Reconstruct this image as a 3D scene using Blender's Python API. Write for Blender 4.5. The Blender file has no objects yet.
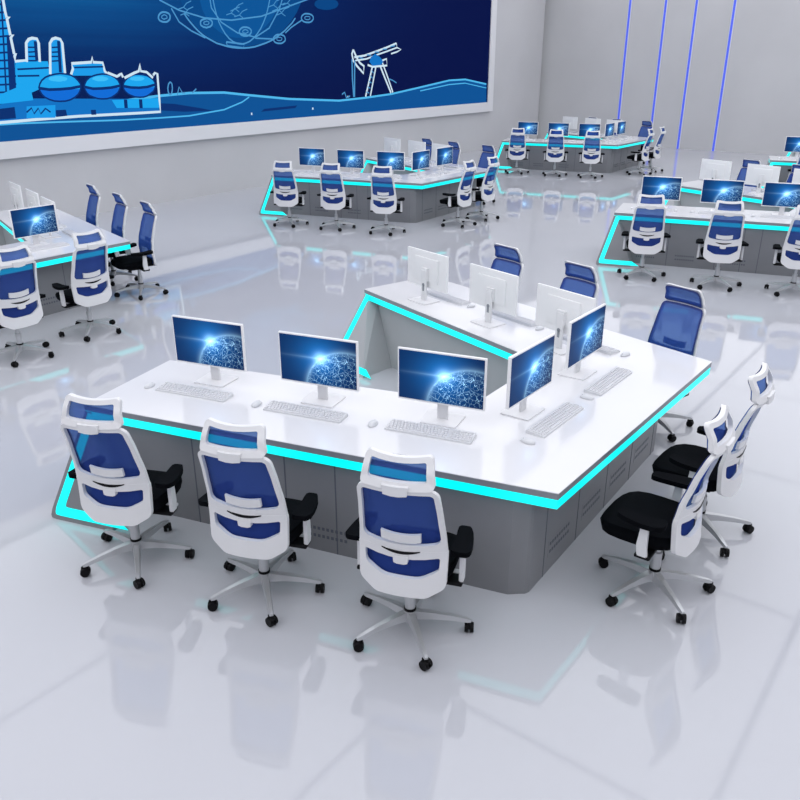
import bpy, bmesh, math, random
from mathutils import Vector, Matrix, Euler
random.seed(4)
C = bpy.context.scene.collection
PI = math.pi
R = math.radians

# ------------------------------------------------------------------ materials
def mat(name, color=(.8, .8, .8), rough=.5, metal=0, emis=None, estr=1, spec=.5, coat=0):
    m = bpy.data.materials.new(name); m.use_nodes = True
    b = m.node_tree.nodes['Principled BSDF']
    b.inputs['Base Color'].default_value = (*color, 1)
    b.inputs['Roughness'].default_value = rough
    b.inputs['Metallic'].default_value = metal
    b.inputs['Specular IOR Level'].default_value = spec
    b.inputs['Coat Weight'].default_value = coat
    if emis:
        b.inputs['Emission Color'].default_value = (*emis, 1)
        b.inputs['Emission Strength'].default_value = estr
    return m

def noise_bump(m, scale, strength, dist=.002):
    nt = m.node_tree; b = nt.nodes['Principled BSDF']
    tc = nt.nodes.new('ShaderNodeTexCoord'); n = nt.nodes.new('ShaderNodeTexNoise'); bp = nt.nodes.new('ShaderNodeBump')
    n.inputs['Scale'].default_value = scale; n.inputs['Detail'].default_value = 3
    bp.inputs['Strength'].default_value = strength; bp.inputs['Distance'].default_value = dist
    nt.links.new(tc.outputs['Object'], n.inputs['Vector']); nt.links.new(n.outputs['Fac'], bp.inputs['Height'])
    nt.links.new(bp.outputs['Normal'], b.inputs['Normal'])

def noise_tint(m, c1, c2, scale):
    nt = m.node_tree; b = nt.nodes['Principled BSDF']
    tc = nt.nodes.new('ShaderNodeTexCoord'); n = nt.nodes.new('ShaderNodeTexNoise'); r = nt.nodes.new('ShaderNodeValToRGB')
    n.inputs['Scale'].default_value = scale; n.inputs['Detail'].default_value = 4
    r.color_ramp.elements[0].position = .35; r.color_ramp.elements[0].color = (*c1, 1)
    r.color_ramp.elements[1].position = .65; r.color_ramp.elements[1].color = (*c2, 1)
    nt.links.new(tc.outputs['Object'], n.inputs['Vector']); nt.links.new(n.outputs['Fac'], r.inputs['Fac'])
    nt.links.new(r.outputs['Color'], b.inputs['Base Color'])

M = {}
M['floor'] = mat('polished_floor', (.60, .61, .66), .045, spec=.62)
noise_tint(M['floor'], (.50, .51, .55), (.525, .535, .575), .35)
M['wall'] = mat('wall_paint', (.60, .60, .615), .6); noise_tint(M['wall'], (.58, .58, .595), (.61, .61, .625), .6)
M['ceiling'] = mat('ceiling_paint', (.8, .8, .8), .8)
M['white_top'] = mat('white_lacquer', (.77, .77, .79), .12, spec=.5)
M['grey_edge'] = mat('grey_edge', (.26, .28, .31), .4)
M['grey_panel'] = mat('grey_panel', (.33, .34, .36), .4); noise_tint(M['grey_panel'], (.205, .21, .225), (.225, .23, .245), 2)
M['seam'] = mat('panel_seam', (.10, .11, .14), .6)
M['cyan'] = mat('cyan_light', (0, .3, .3), .4, emis=(0, .93, .90), estr=1.0)
M['blue_led'] = mat('blue_light', (.05, .08, .4), .4, emis=(.05, .085, .58), estr=1.0)
M['white_plastic'] = mat('white_plastic', (.77, .77, .785), .35)
M['monitor_white'] = mat('monitor_white', (.88, .88, .89), .35)
M['grey_plastic'] = mat('pale_grey_plastic', (.70, .71, .73), .4)
M['key_plastic'] = mat('key_plastic', (.70, .70, .72), .5)
M['silver'] = mat('silver_metal', (.55, .56, .58), .28, metal=.5)
M['black_fabric'] = mat('black_fabric', (.003, .0035, .005), .95, spec=.06); noise_bump(M['black_fabric'], 400, .4)
M['black_plastic'] = mat('black_plastic', (.004, .004, .005), .5, spec=.14)
M['blue_border'] = mat('dark_blue_border', (.018, .036, .19), .7)
M['frame_white'] = mat('screen_frame', (.80, .80, .82), .4)
M['light_panel'] = mat('light_diffuser', (.9, .9, .9), .6, emis=(1, 1, 1.03), estr=1.03)

def mesh_fabric():
    m = bpy.data.materials.new('blue_mesh_fabric'); m.use_nodes = True
    nt = m.node_tree; nt.nodes.clear()
    out = nt.nodes.new('ShaderNodeOutputMaterial'); mix = nt.nodes.new('ShaderNodeMixShader')
    tr = nt.nodes.new('ShaderNodeBsdfTransparent'); tr.inputs['Color'].default_value = (.32, .52, .86, 1)
    df = nt.nodes.new('ShaderNodeBsdfDiffuse'); df.inputs['Color'].default_value = (.036, .075, .34, 1)
    mix.inputs['Fac'].default_value = .68
    tc = nt.nodes.new('ShaderNodeTexCoord'); w = nt.nodes.new('ShaderNodeTexNoise'); w.inputs['Scale'].default_value = 900
    mr = nt.nodes.new('ShaderNodeMapRange'); mr.inputs['To Min'].default_value = .56; mr.inputs['To Max'].default_value = .80
    nt.links.new(tc.outputs['Object'], w.inputs['Vector']); nt.links.new(w.outputs['Fac'], mr.inputs['Value'])
    nt.links.new(mr.outputs['Result'], mix.inputs['Fac'])
    nt.links.new(tr.outputs[0], mix.inputs[1]); nt.links.new(df.outputs[0], mix.inputs[2]); nt.links.new(mix.outputs[0], out.inputs[0])
    return m
M['mesh'] = mesh_fabric()

class NT:
    """small helper for math node chains"""
    def __init__(s, nt): s.nt = nt
    def val(s, v): return v
    def m(s, op, a, b=None, c=None, clamp=False):
        n = s.nt.nodes.new('ShaderNodeMath'); n.operation = op; n.use_clamp = clamp
        for i, x in enumerate((a, b, c)):
            if x is None: continue
            if isinstance(x, (int, float)): n.inputs[i].default_value = x
            else: s.nt.links.new(x, n.inputs[i])
        return n.outputs[0]

def screen_material():
    m = bpy.data.materials.new('desktop_picture'); m.use_nodes = True
    nt = m.node_tree; b = nt.nodes['Principled BSDF']; k = NT(nt)
    uv = nt.nodes.new('ShaderNodeUVMap'); sp = nt.nodes.new('ShaderNodeSeparateXYZ'); nt.links.new(uv.outputs['UV'], sp.inputs[0])
    x = k.m('MULTIPLY', sp.outputs[0], 1.6); y = sp.outputs[1]          # picture is 1.6 wide, 1 high
    bx, by = .86, .56
    dx = k.m('SUBTRACT', x, bx); dy = k.m('SUBTRACT', y, by)
    d = k.m('SQRT', k.m('ADD', k.m('MULTIPLY', dx, dx), k.m('MULTIPLY', dy, dy)))
    glow = k.m('EXPONENT', k.m('MULTIPLY', d, -3.4))
    core = k.m('EXPONENT', k.m('MULTIPLY', k.m('MULTIPLY', d, d), -70.0))
    flare = k.m('MULTIPLY', k.m('EXPONENT', k.m('MULTIPLY', k.m('ABSOLUTE', dy), -38.0)), k.m('EXPONENT', k.m('MULTIPLY', k.m('ABSOLUTE', dx), -3.2)))
    # globe edge: a circle low right of the burst
    gx = k.m('SUBTRACT', x, 1.42); gy = k.m('SUBTRACT', y, -.12)
    gd = k.m('SQRT', k.m('ADD', k.m('MULTIPLY', gx, gx), k.m('MULTIPLY', gy, gy)))
    ring = k.m('EXPONENT', k.m('MULTIPLY', k.m('ABSOLUTE', k.m('SUBTRACT', gd, .88)), -26.0))
    ring = k.m('MULTIPLY', ring, k.m('EXPONENT', k.m('MULTIPLY', d, -1.1)))
    inside = k.m('MULTIPLY', k.m('SUBTRACT', .90, gd), 10.0, clamp=True)
    co = nt.nodes.new('ShaderNodeCombineXYZ'); nt.links.new(x, co.inputs[0]); nt.links.new(y, co.inputs[1])
    vo = nt.nodes.new('ShaderNodeTexVoronoi'); vo.feature = 'DISTANCE_TO_EDGE'; vo.inputs['Scale'].default_value = 11
    vp = nt.nodes.new('ShaderNodeTexVoronoi'); vp.feature = 'F1'; vp.inputs['Scale'].default_value = 26
    no = nt.nodes.new('ShaderNodeTexNoise'); no.inputs['Scale'].default_value = 7; no.inputs['Detail'].default_value = 6; no.inputs['Roughness'].default_value = .7
    for n in (vo, vp, no): nt.links.new(co.outputs[0], n.inputs['Vector'])
    net = k.m('MULTIPLY', k.m('SUBTRACT', .045, vo.outputs['Distance']), 14.0, clamp=True)
    dots = k.m('MULTIPLY', k.m('SUBTRACT', .24, vp.outputs['Distance']), 5.0, clamp=True)
    fade = k.m('EXPONENT', k.m('MULTIPLY', d, -1.1))
    sp1 = k.m('MULTIPLY', k.m('MULTIPLY', k.m('ADD', net, k.m('MULTIPLY', dots, 1.6)), inside), k.m('MULTIPLY', fade, k.m('MULTIPLY', k.m('POWER', no.outputs['Fac'], 2.5), 8.0)))
    white = k.m('ADD', k.m('ADD', core, k.m('MULTIPLY', flare, .7)), k.m('ADD', k.m('MULTIPLY', ring, .75), k.m('MULTIPLY', sp1, 1.1)))
    blue = k.m('ADD', glow, k.m('MULTIPLY', k.m('SUBTRACT', 1.0, k.m('MULTIPLY', x, .62)), .05))
    cr = k.m('ADD', k.m('MULTIPLY', blue, .02), k.m('MULTIPLY', white, .45))
    cg = k.m('ADD', k.m('MULTIPLY', blue, .33), k.m('MULTIPLY', white, .78))
    cb = k.m('ADD', k.m('ADD', k.m('MULTIPLY', blue, 1.0), k.m('MULTIPLY', white, 1.0)), .035)
    cc = nt.nodes.new('ShaderNodeCombineColor')
    for i, s in enumerate((cr, cg, cb)): nt.links.new(s, cc.inputs[i])
    b.inputs['Base Color'].default_value = (.003, .004, .008, 1); b.inputs['Roughness'].default_value = .4; b.inputs['Specular IOR Level'].default_value = .08
    nt.links.new(cc.outputs[0], b.inputs['Emission Color']); b.inputs['Emission Strength'].default_value = 1.0
    return m
M['screen'] = screen_material()

def wall_picture_material():
    m = bpy.data.materials.new('wall_screen_picture'); m.use_nodes = True
    nt = m.node_tree; b = nt.nodes['Principled BSDF']; k = NT(nt)
    uv = nt.nodes.new('ShaderNodeUVMap'); sp = nt.nodes.new('ShaderNodeSeparateXYZ'); nt.links.new(uv.outputs['UV'], sp.inputs[0])
    x, y = sp.outputs[0], sp.outputs[1]                                 # metres along / above the screen's corner
    # soft lighter patch upper left of the middle
    gx = k.m('DIVIDE', k.m('SUBTRACT', x, 5.0), 6.5); gy = k.m('DIVIDE', k.m('SUBTRACT', y, 3.6), 2.0)
    g = k.m('EXPONENT', k.m('MULTIPLY', k.m('ADD', k.m('MULTIPLY', gx, gx), k.m('MULTIPLY', gy, gy)), -1.0))
    no = nt.nodes.new('ShaderNodeTexNoise'); no.inputs['Scale'].default_value = 1.0; no.inputs['Detail'].default_value = 4
    mp = nt.nodes.new('ShaderNodeMapping'); mp.inputs['Scale'].default_value = (.15, 6, 1)
    nt.links.new(uv.outputs['UV'], mp.inputs[0]); nt.links.new(mp.outputs[0], no.inputs['Vector'])
    g = k.m('MULTIPLY', g, k.m('ADD', .8, k.m('MULTIPLY', no.outputs['Fac'], .4)))
    r = nt.nodes.new('ShaderNodeValToRGB'); nt.links.new(g, r.inputs['Fac'])
    e = r.color_ramp.elements
    e[0].position = 0; e[0].color = (.001, .004, .055, 1)
    e[1].position = 1; e[1].color = (.004, .125, .36, 1)
    q = e.new(.35); q.color = (.001, .018, .115, 1)
    q = e.new(.7); q.color = (.002, .062, .23, 1)
    b.inputs['Base Color'].default_value = (.004, .006, .012, 1); b.inputs['Roughness'].default_value = .4
    b.inputs['Specular IOR Level'].default_value = .0
    nt.links.new(r.outputs['Color'], b.inputs['Emission Color']); b.inputs['Emission Strength'].default_value = 1
    return m
M['wall_picture'] = wall_picture_material()
ART_COL = {'hill': (.004, .085, .30), 'deep': (.003, .03, .16), 'dark': (.003, .03, .17), 'mid': (.006, .17, .55),
           'light': (.012, .33, .82), 'sky': (.012, .38, .86), 'blue': (.005, .15, .68), 'cyan': (.05, .52, .95),
           'glow': (.08, .48, .85), 'white': (.62, .78, .90), 'pale': (.07, .30, .60), 'globe': (.002, .065, .24),
           'globe2': (.003, .09, .31), 'mist': (.002, .06, .23)}
def art_mat(c):
    n = 'drawing_' + c
    return bpy.data.materials.get(n) or mat(n, (.003, .004, .008), .5, emis=ART_COL[c], estr=1, spec=0)

# ------------------------------------------------------------------ mesh helpers
def new_bm(): return bmesh.new()

def obj(name, bm, material, parent=None, smooth=None, loc=None):
    bmesh.ops.recalc_face_normals(bm, faces=bm.faces)
    me = bpy.data.meshes.new(name); bm.to_mesh(me); bm.free()
    ms = material if isinstance(material, (list, tuple)) else [material]
    for m in ms: me.materials.append(m)
    if smooth is not None:
        me.polygons.foreach_set('use_smooth', [True] * len(me.polygons))
        try: me.set_sharp_from_angle(angle=R(smooth))
        except Exception: pass
    o = bpy.data.objects.new(name, me); C.objects.link(o)
    if parent: o.parent = parent
    if loc: o.location = loc
    return o

def box(bm, x0, x1, y0, y1, z0, z1, bevel=0, seg=2, mtx=None):
    t = bmesh.new()
    bmesh.ops.create_cube(t, size=1)
    for v in t.verts:
        v.co = Vector(((x0 + x1) / 2 + v.co.x * (x1 - x0), (y0 + y1) / 2 + v.co.y * (y1 - y0), (z0 + z1) / 2 + v.co.z * (z1 - z0)))
    if bevel: bmesh.ops.bevel(t, geom=t.edges[:], offset=bevel, segments=seg, profile=.5, affect='EDGES')
    merge(bm, t, mtx)

def merge(bm, t, mtx=None):
    if mtx is not None: bmesh.ops.transform(t, matrix=mtx, verts=t.verts)
    me = bpy.data.meshes.new('tmp'); t.to_mesh(me); t.free(); bm.from_mesh(me); bpy.data.meshes.remove(me)

def cyl(bm, p, q, r1, r2=None, n=16):
    p, q = Vector(p), Vector(q); r2 = r1 if r2 is None else r2
    t = bmesh.new(); L = (q - p).length
    bmesh.ops.create_cone(t, cap_ends=True, segments=n, radius1=r1, radius2=r2, depth=L)
    mt = Matrix.Translation((p + q) / 2) @ (q - p).to_track_quat('Z', 'Y').to_matrix().to_4x4()
    merge(bm, t, mt)

def prism(bm, pts, z0, z1):
    lo = [bm.verts.new((x, y, z0)) for x, y in pts]; hi = [bm.verts.new((x, y, z1)) for x, y in pts]
    n = len(pts)
    bm.faces.new(lo[::-1]); bm.faces.new(hi)
    for i in range(n): bm.faces.new((lo[i], lo[(i + 1) % n], hi[(i + 1) % n], hi[i]))

def ribbon(bm, A, B, fa, fb, closed=False):
    """solid band between two 2D outlines; fa / fb map (x, z) to the band's two faces"""
    vs = []
    for a, b in zip(A, B): vs.append([bm.verts.new(fa(*a)), bm.verts.new(fa(*b)), bm.verts.new(fb(*b)), bm.verts.new(fb(*a))])
    n = len(vs); rng = range(n if closed else n - 1)
    for i in rng:
        p, q = vs[i], vs[(i + 1) % n]
        for k in range(4): bm.faces.new((p[k], q[k], q[(k + 1) % 4], p[(k + 1) % 4]))
    if not closed:
        bm.faces.new(vs[0][::-1]); bm.faces.new(vs[-1])

def rpoly(corners, radii, n=5, edge=4):
    """rounded polygon outline; the same counts give outlines that match point for point"""
    out = []; N = len(corners)
    cs = [Vector(c) for c in corners]
    arcs = []
    for i, c in enumerate(cs):
        a = (cs[i - 1] - c); b = (cs[(i + 1) % N] - c)
        ua, ub = a.normalized(), b.normalized(); th = ua.angle(ub)
        r = radii[i] if isinstance(radii, (list, tuple)) else radii
        tl = min(r / math.tan(th / 2), a.length * .49, b.length * .49); r = tl * math.tan(th / 2)
        ctr = c + (ua + ub).normalized() * (r / math.sin(th / 2))
        p, q = c + ua * tl, c + ub * tl
        arc = []
        for k in range(n + 1):
            t = k / n; v = (p - ctr).lerp(q - ctr, t)
            if v.length > 1e-9: v = v.normalized() * r
            arc.append(ctr + v)
        arcs.append(arc)
    for i, arc in enumerate(arcs):
        out += arc
        nx = arcs[(i + 1) % N][0]
        for k in range(1, edge): out.append(arc[-1].lerp(nx, k / edge))
    return [(p.x, p.y) for p in out]

def tag(o, label=None, cat=None, group=None, kind=None):
    for k, v in (('label', label), ('category', cat), ('group', group), ('kind', kind)):
        if v: o[k] = v
    return o
def thing(name, loc=(0, 0, 0), rz=0):
    o = bpy.data.objects.new(name, None); C.objects.link(o); o.empty_display_size = .1
    o.location = loc; o.rotation_euler = (0, 0, rz); return o
KIDS = {}
def adopt(o):                         # remember parent > children so copies need no scene update
    KIDS.clear()
    for x in C.objects:
        if x.parent: KIDS.setdefault(x.parent.name, []).append(x)
def copy_tree(o, parent=None):
    c = o.copy(); C.objects.link(c)
    if parent: c.parent = parent
    for ch in KIDS.get(o.name, []): copy_tree(ch, c)
    return c
def place(proto, used, loc, rz, label, cat, group):
    if not used[0]: o = proto; used[0] = True
    else: o = copy_tree(proto)
    o.location = loc; o.rotation_euler = (0, 0, rz)
    return tag(o, label, cat, group)

# ------------------------------------------------------------------ the room
U0, U1, V0, V1, H = -7.0, 28.8, -8.0, 14.59, 6.2
bm = new_bm(); box(bm, U0 - .2, U1 + .2, V0 - .2, V1 + 1.2, -.2, 0); tag(obj('floor', bm, M['floor']), kind='structure')
bm = new_bm(); box(bm, U0 - .2, U1 + .2, V0 - .2, V1 + 1.2, H, H + .2); tag(obj('ceiling', bm, M['ceiling']), kind='structure')
bm = new_bm(); box(bm, U1, U1 + .2, V0 - .2, V1 + 1.2, 0, H); tag(obj('wall_back', bm, M['wall']), kind='structure')
bm = new_bm(); box(bm, U0 - .2, U0, V0 - .2, V1 + 1.2, 0, H); tag(obj('wall_front', bm, M['wall']), kind='structure')
bm = new_bm(); box(bm, U0 - .2, U1 + .2, V0 - .2, V0, 0, H); tag(obj('wall_right', bm, M['wall']), kind='structure')
wl = None
bm = new_bm(); box(bm, U0 - .6, U1 + .0, V1, V1 + .2, 0, H); wl = tag(obj('wall_left', bm, M['wall']), kind='structure')
wl.rotation_euler = (0, 0, R(1.0))
# ceiling light panels: the room's lamps
bm = new_bm(); box(bm, -2.58, 2.58, -2.2, 2.2, 0, .06, .01)
lp = thing('ceiling_light'); obj('light_frame', bm, M['frame_white'], lp)
bm = new_bm(); box(bm, -2.54, 2.54, -2.16, 2.16, -.008, 0); obj('light_diffuser', bm, M['light_panel'], lp)
adopt(lp); used = [False]
for i, x in enumerate((-5.0, .2, 5.4, 10.6, 15.8, 21.0, 26.2)):
    for j, y in enumerate((-5.4, -.96, 3.48, 7.92, 12.36)):
        place(lp, used, (x, y, H - .06), 0, 'large white rectangular light panel on the ceiling, outside the picture', 'ceiling light', 'ceiling light panels')

# blue light lines on the back wall
for y, w in ((12.0, 'first from the room corner'), (10.76, 'second from the room corner'), (9.74, 'third from the room corner'), (8.53, 'rightmost of the four')):
    s = thing('wall_light_line', (U1, y, 0))
    bm = new_bm(); box(bm, -.02, 0, -.06, .06, .0, H - .02); obj('channel', bm, M['frame_white'], s)
    bm = new_bm(); box(bm, -.028, -.02, -.036, .036, .0, H - .02); obj('light_tube', bm, M['blue_led'], s)
    tag(s, 'vertical blue light line on the back wall, ' + w, 'light line', 'blue light lines on the back wall')

# ------------------------------------------------------------------ wall screen with its picture
ART = {
'hill_drawing': [
  ('fill','hill',[(7.63,1.93),(8.62,1.99),(8.47,1.24),(7.48,1.23)]),
  ('fill','hill',[(8.62,1.99),(9.9,2.07),(9.76,1.26),(8.47,1.24)]),
  ('fill','hill',[(9.9,2.07),(11.35,2.17),(11.22,1.28),(9.76,1.26)]),
  ('fill','hill',[(11.35,2.17),(12.15,2.2),(12.02,1.29),(11.22,1.28)]),
  ('fill','hill',[(12.15,2.2),(13.14,2.18),(13.04,1.31),(12.02,1.29)]),
  ('fill','hill',[(13.14,2.18),(13.9,2.1),(13.82,1.32),(13.04,1.31)]),
  ('fill','hill',[(13.9,2.1),(15.23,1.97),(15.18,1.34),(13.82,1.32)]),
  ('fill','hill',[(15.23,1.97),(17.12,1.86),(17.1,1.37),(15.18,1.34)]),
  ('fill','hill',[(17.12,1.86),(18.18,1.89),(18.17,1.39),(17.1,1.37)]),
  ('fill','hill',[(18.18,1.89),(19.41,1.95),(19.41,1.4),(18.17,1.39)]),
  ('fill','hill',[(19.41,1.95),(20.85,2.09),(20.86,1.43),(19.41,1.4)]),
  ('fill','hill',[(20.85,2.09),(22.43,2.25),(22.46,1.45),(20.86,1.43)]),
  ('fill','hill',[(22.43,2.25),(23.37,2.26),(23.42,1.46),(22.46,1.45)]),
  ('fill','hill',[(23.37,2.26),(24.7,2.09),(24.75,1.48),(23.42,1.46)]),
  ('line','glow',0.05,[(7.63,1.93),(8.62,1.99),(9.9,2.07),(11.35,2.17),(12.15,2.2),(13.14,2.18),(13.9,2.1),(15.23,1.97),(17.12,1.86),(18.18,1.89),(19.41,1.95),(20.85,2.09),(22.43,2.25),(23.37,2.26),(24.7,2.09)],0),
  ('line','glow',0.025,[(23.37,2.15),(24.71,1.97)],0),
  ('line','glow',0.03,[(20.85,1.99),(22.43,2.13),(23.37,2.15)],0),
  ('fill','deep',[(11.13,2.04),(11.71,2.0),(12.38,1.89),(12.8,1.81),(11.96,1.83),(11.06,1.91)]),
  ('fill','deep',[(14.36,1.78),(15.51,1.81),(15.43,1.75),(14.25,1.72)]),
  ('line','glow',0.03,[(7.82,1.81),(8.19,1.81),(8.99,1.79),(10.3,1.75),(11.28,1.74),(12.08,1.74),(13.1,1.82),(13.67,1.96),(13.9,2.06)],0),
  ('line','white',0.05,[(13.92,1.69),(13.96,1.69)],0),
  ('line','white',0.05,[(16.05,1.71),(16.1,1.71)],0),
  ('line','white',0.05,[(17.45,1.94),(17.5,1.94)],0),
  ('line','pale',0.03,[(11.71,2.3),(11.7,2.27),(11.69,2.24),(11.68,2.22),(11.67,2.2),(11.65,2.19),(11.63,2.18),(11.62,2.19),(11.61,2.2),(11.6,2.22),(11.59,2.25),(11.59,2.28),(11.59,2.31),(11.6,2.34),(11.61,2.37),(11.62,2.39),(11.64,2.41),(11.65,2.42),(11.67,2.43),(11.68,2.42),(11.7,2.41),(11.71,2.39),(11.71,2.36),(11.71,2.33),(11.71,2.3)],0),
  ('line','pale',0.03,[(11.82,2.17),(11.89,2.33),(11.96,2.21),(12.04,2.21)],0),
  ('line','pale',0.03,[(12.23,2.2),(12.35,2.28)],0),
],
'refinery_drawing': [
  ('fill','mid',[(7.71,2.14),(7.89,2.14),(8.18,2.21),(8.52,2.22),(11.34,2.11),(11.3,1.85),(7.83,1.85),(7.65,1.85)]),
  ('fill','light',[(8.05,3.8),(8.3,3.81),(8.31,3.54),(8.32,3.26),(8.33,2.96),(8.31,2.62),(8.27,2.29),(7.74,2.28)]),
  ('fill','dark',[(8.25,3.26),(8.32,3.26),(8.32,2.9),(8.24,2.29),(8.11,2.29)]),
  ('line','dark',0.03,[(8.08,3.72),(8.31,3.75)],0),
  ('line','dark',0.03,[(8.06,3.6),(8.3,3.62)],0),
  ('line','dark',0.03,[(8.03,3.47),(8.3,3.5)],0),
  ('line','dark',0.03,[(8.0,3.35),(8.3,3.37)],0),
  ('line','dark',0.03,[(7.98,3.22),(8.3,3.25)],0),
  ('line','dark',0.03,[(7.95,3.1),(8.3,3.12)],0),
  ('line','dark',0.03,[(7.93,2.97),(8.3,2.99)],0),
  ('line','dark',0.03,[(7.9,2.85),(8.3,2.86)],0),
  ('line','dark',0.03,[(7.87,2.72),(8.3,2.73)],0),
  ('line','dark',0.03,[(7.85,2.59),(8.3,2.6)],0),
  ('line','dark',0.03,[(7.82,2.46),(8.3,2.47)],0),
  ('line','dark',0.03,[(7.79,2.34),(8.3,2.34)],0),
  ('line','dark',0.03,[(8.14,3.8),(7.88,2.3)],0),
  ('line','dark',0.03,[(8.27,3.81),(8.05,2.29)],0),
  ('line','white',0.05,[(8.3,3.81),(8.3,3.63),(8.31,3.54),(8.36,3.55),(8.31,3.51),(8.32,3.26),(8.37,3.27),(8.32,3.22),(8.33,2.96),(8.36,2.97),(8.33,2.92),(8.33,2.84),(8.55,2.85)],0),
  ('fill','sky',[(8.33,2.82),(8.55,2.84),(8.95,2.84),(8.97,2.65),(8.9,2.44),(8.54,2.32),(8.25,2.33)]),
  ('line','dark',0.03,[(8.34,2.71),(8.96,2.73)],0),
  ('line','dark',0.03,[(8.32,2.6),(8.74,2.6)],0),
  ('fill','sky',[(7.74,2.3),(7.92,2.3),(8.32,2.43),(8.53,2.43),(8.54,2.19),(7.71,2.14)]),
  ('fill','light',[(8.54,2.83),(8.6,3.14),(8.65,3.2),(8.72,3.22),(8.8,3.2),(8.83,3.14),(8.79,2.83)]),
  ('line','white',0.05,[(8.54,2.83),(8.59,3.14),(8.65,3.2),(8.72,3.22),(8.81,3.21),(8.83,3.14),(8.79,2.83)],0),
  ('line','dark',0.025,[(8.61,3.07),(8.78,3.07)],0),
  ('line','dark',0.025,[(8.6,2.99),(8.76,3.0)],0),
  ('line','dark',0.025,[(8.59,2.92),(8.75,2.92)],0),
  ('line','dark',0.025,[(8.57,2.85),(8.74,2.85)],0),
  ('line','deep',0.06,[(8.77,3.17),(8.74,2.85)],0),
  ('fill','light',[(8.96,2.62),(9.05,3.14),(9.11,3.2),(9.18,3.23),(9.27,3.21),(9.29,3.15),(9.26,2.62)]),
  ('line','white',0.05,[(8.96,2.62),(9.05,3.14),(9.11,3.21),(9.18,3.23),(9.27,3.21),(9.3,3.15),(9.26,2.62)],0),
  ('line','dark',0.025,[(9.07,3.07),(9.24,3.08)],0),
  ('line','dark',0.025,[(9.06,2.99),(9.23,3.0)],0),
  ('line','dark',0.025,[(9.04,2.92),(9.22,2.92)],0),
  ('line','dark',0.025,[(9.03,2.84),(9.2,2.85)],0),
  ('line','deep',0.06,[(9.23,3.18),(9.17,2.65)],0),
  ('fill','light',[(9.37,2.59),(9.43,2.78),(10.11,2.81),(10.14,2.58)]),
  ('line','white',0.05,[(9.37,2.59),(9.44,2.71),(9.43,2.8),(9.85,2.82),(9.89,2.91),(9.89,2.82),(10.1,2.81),(10.12,2.66),(10.17,2.61)],0),
  ('line','dark',0.03,[(9.47,2.73),(10.1,2.74)],0),
  ('fill','sky',[(9.55,2.38),(9.52,2.32),(9.47,2.26),(9.39,2.21),(9.29,2.17),(9.18,2.15),(9.07,2.15),(8.96,2.16),(8.86,2.19),(8.78,2.23),(8.73,2.28),(8.7,2.34),(8.69,2.4),(8.72,2.46),(8.77,2.52),(8.85,2.57),(8.94,2.6),(9.05,2.62),(9.16,2.63),(9.27,2.62),(9.37,2.6),(9.45,2.56),(9.51,2.5),(9.55,2.44),(9.55,2.38)]),
  ('fill','blue',[(9.53,2.35),(9.51,2.31),(9.47,2.27),(9.43,2.23),(9.37,2.2),(9.3,2.18),(9.22,2.16),(9.15,2.15),(9.07,2.15),(8.99,2.16),(8.92,2.17),(8.86,2.2),(8.8,2.22),(8.76,2.26),(8.73,2.29),(8.71,2.33),(8.7,2.37)]),
  ('line','dark',0.05,[(8.69,2.39),(8.89,2.36),(9.11,2.36),(9.33,2.37),(9.55,2.4)],0),
  ('line','dark',0.03,[(9.55,2.38),(9.52,2.32),(9.47,2.26),(9.39,2.21),(9.29,2.17),(9.18,2.15),(9.07,2.15),(8.96,2.16),(8.86,2.19),(8.78,2.23),(8.73,2.28),(8.7,2.34),(8.69,2.4),(8.72,2.46),(8.77,2.52),(8.85,2.57),(8.94,2.6),(9.05,2.62),(9.16,2.63),(9.27,2.62),(9.37,2.6),(9.45,2.56),(9.51,2.5),(9.55,2.44),(9.55,2.38)],0),
  ('fill','cyan',[(9.29,2.54),(9.28,2.52),(9.26,2.51),(9.23,2.5),(9.19,2.5),(9.14,2.49),(9.09,2.49),(9.04,2.5),(9.0,2.5),(8.96,2.51),(8.93,2.52),(8.91,2.53),(8.91,2.54),(8.92,2.56),(8.94,2.57),(8.97,2.58),(9.01,2.58),(9.06,2.59),(9.11,2.59),(9.16,2.59),(9.2,2.58),(9.24,2.57),(9.27,2.56),(9.29,2.55),(9.29,2.54)]),
  ('fill','sky',[(10.43,2.37),(10.4,2.32),(10.35,2.26),(10.28,2.22),(10.19,2.18),(10.09,2.16),(9.98,2.16),(9.88,2.17),(9.79,2.2),(9.71,2.23),(9.66,2.28),(9.63,2.34),(9.62,2.39),(9.65,2.45),(9.69,2.5),(9.76,2.55),(9.85,2.58),(9.95,2.6),(10.06,2.61),(10.16,2.6),(10.25,2.58),(10.33,2.54),(10.39,2.49),(10.42,2.43),(10.43,2.37)]),
  ('fill','blue',[(10.4,2.35),(10.39,2.31),(10.35,2.27),(10.31,2.24),(10.26,2.21),(10.19,2.19),(10.12,2.17),(10.05,2.16),(9.98,2.16),(9.91,2.17),(9.84,2.18),(9.78,2.2),(9.73,2.23),(9.69,2.26),(9.66,2.29),(9.64,2.33),(9.64,2.37)]),
  ('line','dark',0.05,[(9.62,2.39),(9.81,2.35),(10.01,2.35),(10.22,2.36),(10.43,2.39)],0),
  ('line','dark',0.03,[(10.43,2.37),(10.4,2.32),(10.35,2.26),(10.28,2.22),(10.19,2.18),(10.09,2.16),(9.98,2.16),(9.88,2.17),(9.79,2.2),(9.71,2.23),(9.66,2.28),(9.63,2.34),(9.62,2.39),(9.65,2.45),(9.69,2.5),(9.76,2.55),(9.85,2.58),(9.95,2.6),(10.06,2.61),(10.16,2.6),(10.25,2.58),(10.33,2.54),(10.39,2.49),(10.42,2.43),(10.43,2.37)],0),
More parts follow.
